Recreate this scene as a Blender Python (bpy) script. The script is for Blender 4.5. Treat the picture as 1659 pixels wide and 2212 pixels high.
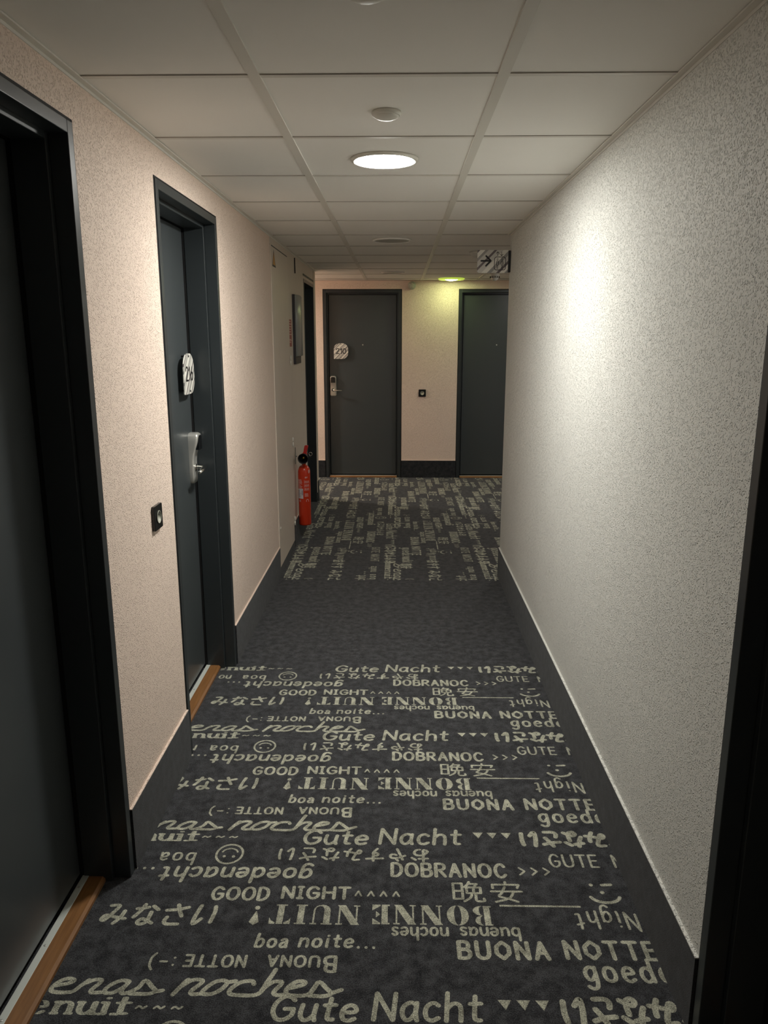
import bpy, bmesh, math, random
from mathutils import Vector, Matrix

random.seed(7)
S = bpy.context.scene
for _o in list(bpy.data.objects):
    bpy.data.objects.remove(_o)
PI = math.pi

# ------------------------------------------------------------------ camera, world, exposure
cam_d = bpy.data.cameras.new('camera')
cam = bpy.data.objects.new('camera', cam_d)
S.collection.objects.link(cam)
cam.location = (0.0, 0.0, 1.6137)
cam.rotation_euler = (PI / 2 - 0.2240, 0.0, 0.0183)
cam_d.sensor_fit = 'VERTICAL'
cam_d.sensor_height = 24.0
cam_d.lens = 1642.17 / 2212 * 24.0
cam_d.clip_start = 0.02
S.camera = cam

W = bpy.data.worlds.new('world')
S.world = W
W.use_nodes = True
W.node_tree.nodes['Background'].inputs[0].default_value = (0, 0, 0, 1)
W.node_tree.nodes['Background'].inputs[1].default_value = 0.0

S.view_settings.view_transform = 'Standard'
S.view_settings.look = 'None'
S.view_settings.exposure = 0.17
S.view_settings.gamma = 1.0
S.view_settings.use_curve_mapping = False
try:
    S.cycles.use_denoising = True
    S.cycles.max_bounces = 14
    S.cycles.diffuse_bounces = 10
    S.cycles.sample_clamp_indirect = 6.0
except Exception:
    pass

# lamp strengths (emission of the diffuser discs)
LAMP_MAIN = 232.0
LAMP_GREEN = 50.0
LAMP_SIDE = 290.0
FILL_BACK = 22.0  # added fill light behind the viewpoint, out of view
LAMP_LOBBY = 125.0

# ------------------------------------------------------------------ dimensions of the place (metres)
XL, XR = -0.8177, 0.7064        # corridor walls
HC = 2.2545                     # ceiling
YL, YR, YF = 7.6927, 5.078, 8.9411   # end of left wall, end of right wall, far wall
BB = 0.205                      # baseboard height
YBACK = -3.0
XW, XE = -4.6, 3.6              # ends of the cross corridor


# ------------------------------------------------------------------ materials
def srgb(r, g, b):
    def f(c):
        c /= 255.0
        return c / 12.92 if c <= 0.04045 else ((c + 0.055) / 1.055) ** 2.4
    return (f(r), f(g), f(b), 1.0)


class N:
    """small node-tree writer"""
    def __init__(self, name):
        self.m = bpy.data.materials.new(name)
        self.m.use_nodes = True
        self.t = self.m.node_tree
        self.b = self.t.nodes['Principled BSDF']

    def n(self, typ, **kw):
        nd = self.t.nodes.new(typ)
        for k, v in kw.items():
            if k in nd.inputs:
                nd.inputs[k].default_value = v
            else:
                setattr(nd, k, v)
        return nd

    def l(self, a, ao, b, bi):
        self.t.links.new(a.outputs[ao], b.inputs[bi])


def mat(name, col, rough=0.6, metal=0.0, spec=0.5, noise=0.0, nscale=40.0, bump=0.0, bscale=200.0, coat=0.0):
    k = N(name)
    b = k.b
    b.inputs['Base Color'].default_value = col
    b.inputs['Roughness'].default_value = rough
    b.inputs['Metallic'].default_value = metal
    b.inputs['Specular IOR Level'].default_value = spec
    b.inputs['Coat Weight'].default_value = coat
    if noise or bump:
        tc = k.n('ShaderNodeTexCoord')
    if noise:
        nz = k.n('ShaderNodeTexNoise', Scale=nscale, Detail=4.0)
        k.l(tc, 'Object', nz, 'Vector')
        mx = k.n('ShaderNodeMix', data_type='RGBA')
        lo = tuple(c * (1 - noise) for c in col[:3]) + (1,)
        hi = tuple(min(1, c * (1 + noise)) for c in col[:3]) + (1,)
        mx.inputs['A'].default_value = lo
        mx.inputs['B'].default_value = hi
        k.l(nz, 'Fac', mx, 'Factor')
        k.l(mx, 'Result', b, 'Base Color')
    if bump:
        nb = k.n('ShaderNodeTexNoise', Scale=bscale, Detail=3.0)
        k.l(tc, 'Object', nb, 'Vector')
        bp = k.n('ShaderNodeBump', Strength=bump, Distance=0.001)
        k.l(nb, 'Fac', bp, 'Height')
        k.l(bp, 'Normal', b, 'Normal')
    return k.m


def stipple(name, col, strength=1.0, scale=205.0, smooth_top=True):
    """paint over droplet plaster: irregular raised blobs"""
    k = N(name)
    b = k.b
    b.inputs['Roughness'].default_value = 0.55
    b.inputs['Specular IOR Level'].default_value = 0.12
    tc = k.n('ShaderNodeTexCoord')
    wn = k.n('ShaderNodeTexNoise', Scale=60.0, Detail=2.0)
    k.l(tc, 'Object', wn, 'Vector')
    ad = k.n('ShaderNodeMix', data_type='VECTOR')
    ad.inputs['Factor'].default_value = 0.012
    k.l(tc, 'Object', ad, 'A')
    k.l(wn, 'Color', ad, 'B')
    vo = k.n('ShaderNodeTexVoronoi', Scale=scale, Randomness=1.0)
    vo.feature = 'SMOOTH_F1'
    vo.inputs['Smoothness'].default_value = 0.35
    k.l(ad, 'Result', vo, 'Vector')
    mr = k.n('ShaderNodeMapRange')
    mr.inputs['From Min'].default_value = 0.48
    mr.inputs['From Max'].default_value = 0.12
    mr.interpolation_type = 'SMOOTHSTEP'
    k.l(vo, 'Distance', mr, 'Value')
    # only some cells carry a blob
    gate = k.n('ShaderNodeTexNoise', Scale=scale * 0.42, Detail=2.0)
    k.l(tc, 'Object', gate, 'Vector')
    gr = k.n('ShaderNodeMapRange')
    gr.inputs['From Min'].default_value = 0.34
    gr.inputs['From Max'].default_value = 0.54
    k.l(gate, 'Fac', gr, 'Value')
    mu = k.n('ShaderNodeMath', operation='MULTIPLY')
    k.l(mr, 'Result', mu, 0)
    k.l(gr, 'Result', mu, 1)
    fine = k.n('ShaderNodeTexNoise', Scale=420.0, Detail=3.0)
    k.l(tc, 'Object', fine, 'Vector')
    fm = k.n('ShaderNodeMath', operation='MULTIPLY')
    fm.inputs[1].default_value = 0.22
    k.l(fine, 'Fac', fm, 0)
    sm = k.n('ShaderNodeMath', operation='ADD')
    k.l(mu, 'Value', sm, 0)
    k.l(fm, 'Value', sm, 1)
    bp = k.n('ShaderNodeBump', Strength=strength, Distance=0.0034)
    k.l(sm, 'Value', bp, 'Height')
    k.l(bp, 'Normal', b, 'Normal')
    ln = k.n('ShaderNodeTexNoise', Scale=3.0, Detail=4.0)
    k.l(tc, 'Object', ln, 'Vector')
    mx = k.n('ShaderNodeMix', data_type='RGBA')
    mx.inputs['A'].default_value = tuple(c * 0.95 for c in col[:3]) + (1,)
    mx.inputs['B'].default_value = tuple(min(1, c * 1.04) for c in col[:3]) + (1,)
    k.l(ln, 'Fac', mx, 'Factor')
    k.l(mx, 'Result', b, 'Base Color')
    return k.m


def carpet(name, c0, c1, fleck=None):
    k = N(name)
    b = k.b
    b.inputs['Roughness'].default_value = 0.95
    b.inputs['Specular IOR Level'].default_value = 0.08
    b.inputs['Sheen Weight'].default_value = 0.12
    b.inputs['Sheen Roughness'].default_value = 0.6
    tc = k.n('ShaderNodeTexCoord')
    a = k.n('ShaderNodeTexNoise', Scale=26.0, Detail=6.0, Roughness=0.72)
    k.l(tc, 'Object', a, 'Vector')
    f = k.n('ShaderNodeTexNoise', Scale=330.0, Detail=2.0)
    k.l(tc, 'Object', f, 'Vector')
    av = k.n('ShaderNodeMath', operation='ADD')
    k.l(a, 'Fac', av, 0)
    k.l(f, 'Fac', av, 1)
    r = k.n('ShaderNodeMapRange')
    r.inputs['From Min'].default_value = 0.84
    r.inputs['From Max'].default_value = 1.20
    k.l(av, 'Value', r, 'Value')
    mx = k.n('ShaderNodeMix', data_type='RGBA')
    mx.inputs['A'].default_value = c0
    mx.inputs['B'].default_value = c1
    k.l(r, 'Result', mx, 'Factor')
    k.l(mx, 'Result', b, 'Base Color')
    bp = k.n('ShaderNodeBump', Strength=0.7, Distance=0.002)
    k.l(f, 'Fac', bp, 'Height')
    k.l(bp, 'Normal', b, 'Normal')
    return k.m


def stripes(name, pal, kx, ky, scale):
    """irregular diagonal printed stripes in object space"""
    k = N(name)
    b = k.b
    b.inputs['Roughness'].default_value = 0.35
    tc = k.n('ShaderNodeTexCoord')
    sp = k.n('ShaderNodeSeparateXYZ')
    k.l(tc, 'Object', sp, 'Vector')
    m1 = k.n('ShaderNodeMath', operation='MULTIPLY')
    m1.inputs[1].default_value = kx * scale
    k.l(sp, 'X', m1, 0)
    m2 = k.n('ShaderNodeMath', operation='MULTIPLY')
    m2.inputs[1].default_value = ky * scale
    k.l(sp, 'Z', m2, 0)
    ad = k.n('ShaderNodeMath', operation='ADD')
    k.l(m1, 'Value', ad, 0)
    k.l(m2, 'Value', ad, 1)
    a2 = k.n('ShaderNodeMath', operation='ADD')
    a2.inputs[1].default_value = 100.37
    k.l(ad, 'Value', a2, 0)
    fr = k.n('ShaderNodeMath', operation='FRACT')
    k.l(a2, 'Value', fr, 0)
    cr = k.n('ShaderNodeValToRGB')
    cr.color_ramp.interpolation = 'CONSTANT'
    el = cr.color_ramp.elements
    el[0].position = pal[0][0]
    el[0].color = pal[0][1]
    el[1].position = pal[1][0]
    el[1].color = pal[1][1]
    for p, c in pal[2:]:
        e = el.new(p)
        e.color = c
    k.l(fr, 'Value', cr, 'Fac')
    k.l(cr, 'Color', b, 'Base Color')
    return k.m


def emis(name, col, strength):
    k = N(name)
    k.b.inputs['Base Color'].default_value = (0.8, 0.8, 0.8, 1)
    k.b.inputs['Emission Color'].default_value = col
    k.b.inputs['Emission Strength'].default_value = strength
    return k.m


M = {}
M['wall_pink'] = stipple('peach_wall_paint', srgb(241, 221, 206), 0.9)
M['wall_white'] = stipple('off_white_wall_paint', srgb(229, 229, 223), 1.0)
M['panel'] = mat('greige_panel_paint', srgb(216, 204, 191), 0.45, noise=0.04, nscale=6, bump=0.15, bscale=500)
M['greige'] = mat('greige_wall_paint', srgb(216, 205, 192), 0.6, noise=0.04, nscale=6, bump=0.3, bscale=300)
M['tile'] = mat('ceiling_tile_white', srgb(247, 245, 239), 0.85, spec=0.15, noise=0.015, nscale=4, bump=0.12, bscale=600)
M['tbar'] = mat('ceiling_tbar_grey', srgb(226, 223, 214), 0.5)
M['seam'] = mat('ceiling_seam_grey', srgb(176, 171, 162), 0.7)
M['carpet'] = carpet('charcoal_carpet', srgb(28, 29, 32), srgb(79, 80, 83))
M['letter'] = carpet('beige_carpet_lettering', srgb(122, 122, 109), srgb(214, 214, 193))
M['skirt'] = carpet('charcoal_carpet_skirting', srgb(33, 34, 37), srgb(58, 60, 63))
M['frame'] = mat('slate_frame_paint', srgb(50, 55, 57), 0.33, spec=0.5, bump=0.05, bscale=300)
M['leaf'] = mat('slate_door_paint', srgb(69, 74, 76), 0.30, spec=0.5, bump=0.12, bscale=700)
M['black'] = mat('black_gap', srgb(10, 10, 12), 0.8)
M['wood'] = None
M['alu'] = mat('brushed_aluminium', srgb(216, 221, 214), 0.42, metal=0.15)
M['steel'] = mat('satin_steel', srgb(204, 203, 197), 0.34, metal=0.6, bump=0.04, bscale=400)
M['chrome'] = mat('bright_steel', srgb(214, 212, 206), 0.18, metal=1.0)
M['glossblack'] = mat('black_reader_plastic', srgb(18, 19, 21), 0.18)
M['white'] = mat('white_plastic', srgb(226, 224, 214), 0.4)
M['greywhite'] = mat('grey_white_plastic', srgb(178, 178, 164), 0.4)
M['ink'] = mat('black_print', srgb(22, 20, 22), 0.5)
M['red'] = mat('red_enamel', srgb(208, 56, 24), 0.22, spec=0.5, coat=0.3)
M['redplastic'] = mat('red_plastic', srgb(188, 38, 34), 0.4)
M['rubber'] = mat('black_rubber', srgb(20, 20, 21), 0.45)
M['brass'] = mat('brass', srgb(160, 130, 60), 0.35, metal=0.9)
M['labelwhite'] = mat('white_label', srgb(214, 212, 216), 0.5)
M['print'] = mat('pale_print_on_red', srgb(226, 190, 182), 0.5)
M['redsign'] = mat('faded_red_sign', srgb(150, 50, 44), 0.5)
M['plan_grey'] = mat('grey_plan_cover', srgb(150, 154, 150), 0.3, spec=0.5, noise=0.08, nscale=12)
M['plan_back'] = mat('dark_plan_backplate', srgb(52, 48, 52), 0.5)
M['yellow'] = mat('yellow_sticker', srgb(196, 142, 58), 0.5)
M['diff_off'] = mat('unlit_diffuser', srgb(176, 175, 166), 0.5)
M['darkrim'] = mat('grey_rim', srgb(120, 118, 110), 0.5)
M['emit_main'] = emis('lit_diffuser', (1.0, 0.985, 0.925, 1), LAMP_MAIN)
M['emit_green'] = emis('green_lit_diffuser', (0.84, 1.0, 0.46, 1), LAMP_GREEN)
M['emit_side'] = emis('side_lit_diffuser', (1.0, 0.94, 0.84, 1), LAMP_SIDE)
M['emit_back_fill'] = emis('dim_fill_diffuser', (1.0, 0.95, 0.87, 1), FILL_BACK)
M['emit_lobby'] = emis('lobby_lit_diffuser', (1.0, 0.98, 0.94, 1), LAMP_LOBBY)
M['greenrim'] = mat('green_tinted_glass_rim', srgb(190, 214, 92), 0.2, spec=0.6)
M['greenrim'].node_tree.nodes['Principled BSDF'].inputs['Emission Color'].default_value = (.62, .80, .10, 1)
M['greenrim'].node_tree.nodes['Principled BSDF'].inputs['Emission Strength'].default_value = 0.55
_wh, _gr, _pu, _lt = srgb(236, 234, 224), srgb(158, 156, 152), srgb(112, 102, 104), srgb(206, 204, 196)
_pal = [(0.0, _wh), (0.16, _gr), (0.22, _lt), (0.34, _wh), (0.44, _pu), (0.49, _lt), (0.62, _gr), (0.70, _wh),
        (0.82, _pu), (0.86, _lt), (0.94, _gr)]
M['plate'] = stripes('striped_number_plate', _pal, 0.72, -0.72, 6.2)
_pal2 = [(0.0, _lt), (0.14, _pu), (0.21, _lt), (0.36, _wh), (0.50, _gr), (0.60, _lt), (0.72, _pu), (0.80, _wh), (0.92, _gr)]
M['signface'] = stripes('striped_sign_face', _pal2, 0.74, -0.74, 5.2)


def wood():
    k = N('oiled_oak')
    b = k.b
    b.inputs['Roughness'].default_value = 0.42
    tc = k.n('ShaderNodeTexCoord')
    mp = k.n('ShaderNodeMapping')
    mp.inputs['Scale'].default_value = (6.0, 90.0, 60.0)
    k.l(tc, 'Object', mp, 'Vector')
    nz = k.n('ShaderNodeTexNoise', Scale=1.6, Detail=6.0)
    k.l(mp, 'Vector', nz, 'Vector')
    mx = k.n('ShaderNodeMix', data_type='RGBA')
    mx.inputs['A'].default_value = srgb(106, 70, 36)
    mx.inputs['B'].default_value = srgb(166, 118, 72)
    k.l(nz, 'Fac', mx, 'Factor')
    k.l(mx, 'Result', b, 'Base Color')
    return k.m


M['wood'] = wood()


# ------------------------------------------------------------------ mesh helpers
class MB:
    def __init__(self):
        self.v, self.f, self.mi, self.sm = [], [], [], []

    def add(self, vs, fs, mi=0, smooth=False):
        o = len(self.v)
        self.v += [tuple(p) for p in vs]
        for f in fs:
            self.f.append(tuple(i + o for i in f))
            self.mi.append(mi)
            self.sm.append(smooth)

    def box(self, x0, x1, y0, y1, z0, z1, mi=0):
        vs = [(x0, y0, z0), (x1, y0, z0), (x1, y1, z0), (x0, y1, z0), (x0, y0, z1), (x1, y0, z1), (x1, y1, z1), (x0, y1, z1)]
        self.add(vs, [(0, 3, 2, 1), (4, 5, 6, 7), (0, 1, 5, 4), (1, 2, 6, 5), (2, 3, 7, 6), (3, 0, 4, 7)], mi)

    def prism(self, pts, y0, y1, mi=0, axis='y'):
        """outline pts (a,b) counter-clockwise seen from -y; extruded from y0 to y1"""
        n = len(pts)
        def P(a, b, c):
            return (a, c, b) if axis == 'y' else ((a, b, c) if axis == 'z' else (c, a, b))
        vs = [P(a, b, y0) for a, b in pts] + [P(a, b, y1) for a, b in pts]
        fs = [tuple(range(n)), tuple(range(2 * n - 1, n - 1, -1))]
        for i in range(n):
            j = (i + 1) % n
            fs.append((i, n + i, n + j, j))
        self.add(vs, fs, mi)

    def lathe(self, prof, c=(0, 0, 0), n=32, axis='z', mi=0, smooth=True):
        """profile (r, h) revolved about an axis through c"""
        vs = []
        for r, h in prof:
            for i in range(n):
                a = 2 * PI * i / n
                x, y = r * math.cos(a), r * math.sin(a)
                p = (x, y, h) if axis == 'z' else ((x, h, y) if axis == 'y' else (h, x, y))
                vs.append((p[0] + c[0], p[1] + c[1], p[2] + c[2]))
        fs = []
        for k in range(len(prof) - 1):
            for i in range(n):
                j = (i + 1) % n
                fs.append((k * n + i, k * n + j, (k + 1) * n + j, (k + 1) * n + i))
        if prof[0][0] > 1e-6:
            fs.append(tuple(range(n - 1, -1, -1)))
        if prof[-1][0] > 1e-6:
            fs.append(tuple((len(prof) - 1) * n + i for i in range(n)))
        self.add(vs, fs, mi, smooth)

    def tube(self, path, r, n=12, mi=0, caps=True):
        path = [Vector(p) for p in path]
        rs = r if isinstance(r, (list, tuple)) else [r] * len(path)
        vs, up = [], None
        for i, p in enumerate(path):
            t = (path[min(i + 1, len(path) - 1)] - path[max(i - 1, 0)]).normalized()
            if up is None:
                up = Vector((0, 0, 1)) if abs(t.z) < 0.9 else Vector((1, 0, 0))
            s = t.cross(up).normalized()
            up = s.cross(t).normalized()
            for k in range(n):
                a = 2 * PI * k / n
                vs.append(tuple(p + (s * math.cos(a) + up * math.sin(a)) * rs[i]))
        fs = []
        for i in range(len(path) - 1):
            for k in range(n):
                j = (k + 1) % n
                fs.append((i * n + k, i * n + j, (i + 1) * n + j, (i + 1) * n + k))
        if caps:
            fs.append(tuple(range(n - 1, -1, -1)))
            fs.append(tuple((len(path) - 1) * n + k for k in range(n)))
        self.add(vs, fs, mi, True)

    def build(self, name, mats, parent=None, bevel=0.0, smooth_angle=None, fix=True):
        me = bpy.data.meshes.new(name)
        me.from_pydata(self.v, [], self.f)
        for m in (mats if isinstance(mats, (list, tuple)) else [mats]):
            me.materials.append(m)
        me.polygons.foreach_set('material_index', self.mi)
        me.polygons.foreach_set('use_smooth', self.sm)
        if fix:
            bm = bmesh.new()
            bm.from_mesh(me)
            bmesh.ops.recalc_face_normals(bm, faces=bm.faces)
            bm.to_mesh(me)
            bm.free()
        me.update()
        o = bpy.data.objects.new(name, me)
        S.collection.objects.link(o)
        if parent:
            o.parent = parent
        if bevel:
            md = o.modifiers.new('bevel', 'BEVEL')
            md.width = bevel
            md.segments = 3
            md.limit_method = 'ANGLE'
            md.angle_limit = math.radians(40)
        return o


def empty(name, loc=(0, 0, 0), rz=0.0):
    o = bpy.data.objects.new(name, None)
    o.empty_display_size = 0.05
    S.collection.objects.link(o)
    o.location = loc
    o.rotation_euler = (0, 0, rz)
    return o


def tag(o, label=None, cat=None, group=None, kind=None):
    if label: o['label'] = label
    if cat: o['category'] = cat
    if group: o['group'] = group
    if kind: o['kind'] = kind
    return o


def rrect(cx, cz, w, h, rs, n=8):
    """rounded rectangle, radii (bl, br, tr, tl), counter-clockwise"""
    pts = []
    for (sx, sz, a0), r in zip(((-1, -1, PI), (1, -1, 1.5 * PI), (1, 1, 0), (-1, 1, 0.5 * PI)), rs):
        ox, oz = cx + sx * (w / 2 - r), cz + sz * (h / 2 - r)
        if r < 1e-5:
            pts.append((ox, oz))
            continue
        for i in range(n + 1):
            a = a0 + PI / 2 * i / n
            pts.append((ox + r * math.cos(a), oz + r * math.sin(a)))
    return pts


# ------------------------------------------------------------------ stroke lettering
GL = {
 'A': (8, "0,0 4,10 8,0;1.6,3.6 6.4,3.6"),
 'B': (7, "0,0 0,10;~0,10 4,10 6.2,9 6.2,6.5 4,5.3 0,5.3;~0,5.3 4.4,5.3 7,4 7,1.4 4.5,0 0,0"),
 'C': (8, "~7.6,8.2 5.8,9.9 3,9.8 .5,7 .3,3.4 2.5,.3 5.6,.1 7.8,1.8"),
 'D': (7.4, "0,0 0,10;~0,10 3.5,10 7,7.8 7.2,3 4,0 0,0"),
 'E': (6.4, "6.4,10 0,10 0,0 6.4,0;0,5.2 5.4,5.2"),
 'G': (8.4, "~7.8,8.4 5.8,9.9 3,9.8 .5,7 .3,3.2 2.5,.3 5.6,.1 8,2 8.2,4.6;8.2,4.6 4.8,4.6"),
 'H': (8, "0,0 0,10;8,0 8,10;0,5.2 8,5.2"),
 'I': (3.4, "1.7,0 1.7,10;0,10 3.4,10;0,0 3.4,0"),
 'N': (7.6, "0,0 0,10 7.6,0 7.6,10"),
 'O': (9, "~4.5,10 1.4,8.8 0,5 1.4,1.2 4.5,0 7.6,1.2 9,5 7.6,8.8 4.5,10"),
 'Q': (8.4, "4.2,10 0,7 0,3 4.2,0 8.4,3 8.4,7 4.2,10"),
 'R': (7.4, "0,0 0,10;~0,10 4,10 6.6,9 6.6,6.4 4,5 0,5;3,5 7.4,0"),
 'T': (7.6, "0,10 7.6,10;3.8,10 3.8,0"),
 'U': (8, "~0,10 0,4 1,1 4,0 7,1 8,4 8,10"),
 'X': (7, "0,0 7,10;0,10 7,0"),
 'a': (6, "~5.6,5.8 3,6.6 .6,5 .2,2.4 1.6,.2 3.6,.4 5.4,2.6;~5.7,6.5 5.5,2.5 6.2,0"),
 'b': (6, "~.2,10.5 0,5 .1,.2;~.1,4.6 2.4,6.5 5,5.6 5.8,3 4.6,.6 2.2,0 .1,1"),
 'c': (5.4, "~5.2,5.6 3.2,6.6 .8,5.4 .1,3 1,.7 3.2,0 5.4,1"),
 'd': (6, "~5.8,10.5 5.7,5 6,0;~5.7,4.8 3.6,6.5 1,5.6 .1,3 1.2,.5 3.4,0 5.6,1.4"),
 'e': (5.6, "~.3,3.4 5.4,3.8 5,5.8 3,6.6 .8,5.4 .1,3 1,.7 3.2,0 5.4,.9"),
 'g': (6, "~5.6,5.8 3,6.6 .6,5 .2,2.6 1.6,.6 3.6,.8 5.4,2.8;~5.7,6.5 5.6,0 4.8,-2.8 2.4,-3.6 .4,-2.6"),
 'h': (5.8, "0,10.5 0,0;~0,4.4 2.4,6.4 4.8,6 5.6,4 5.7,0"),
 'i': (1.6, "~.8,6.5 .7,2 1,0;.8,9 .9,9.1"),
 'n': (5.8, "0,6.5 0,0;~0,4.4 2.4,6.4 4.8,6 5.6,4 5.7,0"),
 'o': (6, "~3,6.5 .8,5.6 0,3.2 .8,.8 3,0 5.2,.8 6,3.2 5.2,5.6 3,6.5"),
 's': (4.6, "~4.4,5.6 2.6,6.6 .6,5.6 1,4 3.6,2.8 4.4,1.4 3,0 .2,.7"),
 't': (4.6, "~2.2,9.4 2,3 2.4,.6 4.4,.4;.2,6.4 4.6,6.6"),
 'u': (6, "~.2,6.5 .1,2.4 1.6,.1 3.8,.4 5.6,2.4;~5.7,6.5 5.6,2 6.2,0"),
 '0': (6, "~3,10 .8,8.6 0,5 .8,1.4 3,0 5.2,1.4 6,5 5.2,8.6 3,10"),
 '1': (3, "0,7.6 2.6,10 2.6,0"),
 '2': (6.2, "~.2,7.6 1.4,9.8 4.4,9.9 5.8,7.4 3.8,4.2 .2,0;.2,0 6.2,0"),
 '6': (6, "~4.8,10 2,6.6 .2,3.2 1.2,.5 3.4,0 5.6,1.4 5.6,4.4 3.4,5.8 .8,4.2"),
 '.': (1, ".5,.2 .52,.3"),
 '^': (4, "0,1 2,4 4,1"),
 '>': (4, "0,7 4,4.2 0,1.4"),
 '~': (5, "~0,2 1.4,3.2 3.4,2 5,3.2"),
 ')': (2.4, "~0,10 2,7.4 2.2,2.8 .2,0"),
 '-': (4, "0,5 4,5"),
 ':': (1, ".5,2.6 .55,2.7;.5,7 .55,7.1"),
 '|': (1, ".5,0 .5,9.6"),
 '\u307f': (10, "~1.2,9 4.6,9 3.4,5 1.6,1.6 .3,2.4 1.4,4.2 5,3.4 9.6,2.6;~8,6.4 7.6,3.4 6,.2"),
 '\u306a': (10, "~.4,7.6 2.4,7.8 4.8,8.4;~2.9,9.8 2.2,6.6 .6,3.4;6.6,9 9.2,7.2;~6.8,6 6.9,3 6.4,.8 4.4,0 3.2,1.2 4.4,2.6 6.8,1.8 9,.6"),
 '\u3055': (10, "~.6,7 4.6,7.4 9,8.6;~4.4,9.8 5.8,7 7.6,4.2;~2,3.6 1.6,1.6 3,.3 7.4,.3"),
 '\u3044': (10, "~1.8,9.6 1,4 1.4,.4 3.8,3.0;~7.8,9.2 8.3,6 8.0,1.4"),
 '@': (6, "~.8,5.6 3,6.6 5,5.2 5.2,2 5.6,.1;~5.1,3.7 2.4,3.6 .5,2 1.4,.2 3.6,.4 5.2,2.2"),
 '\u304a': (10, "~.6,7.4 5.4,7.8;~3,9.8 2.9,4 2.8,.8 1.2,.9 .6,2.4 3,4.8 6.4,5 8,3.2 6.8,.8 4.8,.4;7.4,8.6 9.4,7"),
 '\u3084': (10, "~.6,5.4 5,7.4 8.2,7.2 8.8,5.2 7,4.4 5.6,5;4.6,9.6 5.6,8;~2,8.6 3.4,4.4 5,0"),
 '\u3059': (10, "~.4,7.8 9.6,8.2;~5.8,9.8 5.8,5 4.6,3.4 3.2,4.2 4,5.8 5.6,5 5.8,3 3.6,0"),
 '\u665a': (10, ".4,9 .4,1.4;.4,9 3.2,9 3.2,1.4;.4,5.2 3.2,5.2;.4,1.4 3.2,1.4;~5.6,9.8 5,8.4 4,7.2;5.4,8.8 8,8.8 7,7.2;"
                "4.6,7 9,7 9,4.2 4.6,4.2 4.6,7;6.8,7 6.8,4.2;~6.2,4.2 5.6,2 3.6,.2;~7.4,4.2 7.3,1 8,.3 9.8,.4 9.8,1.6"),
 '\u5b89': (10, "5,10 5,8.8;.8,6.8 .8,8.6 9.2,8.6 8.6,7;~4.6,7.4 3.4,4.4 2.4,2.8 5,1.8 8,.2;~7.2,5.2 5.6,2 1.2,.1;.2,5.2 9.8,5.2"),
}


def parse(s):
    out = []
    for st in s.split(';'):
        st = st.strip()
        sm = st.startswith('~')
        pts = [tuple(float(q) for q in p.split(',')) for p in st.lstrip('~').split()]
        out.append((sm, pts))
    return out


def catmull(p, k=5):
    q = [p[0]] + list(p) + [p[-1]]
    if p[0] == p[-1]:
        q[0], q[-1] = p[-2], p[1]
    r = []
    for i in range(1, len(q) - 2):
        a, b, c, d = q[i - 1], q[i], q[i + 1], q[i + 2]
        for j in range(k):
            t = j / k
            r.append(tuple(0.5 * (2 * b[x] + (c[x] - a[x]) * t + (2 * a[x] - 5 * b[x] + 4 * c[x] - d[x]) * t * t
                                  + (-a[x] + 3 * b[x] - 3 * c[x] + d[x]) * t ** 3) for x in (0, 1)))
    r.append(tuple(p[-1]))
    return r


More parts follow.
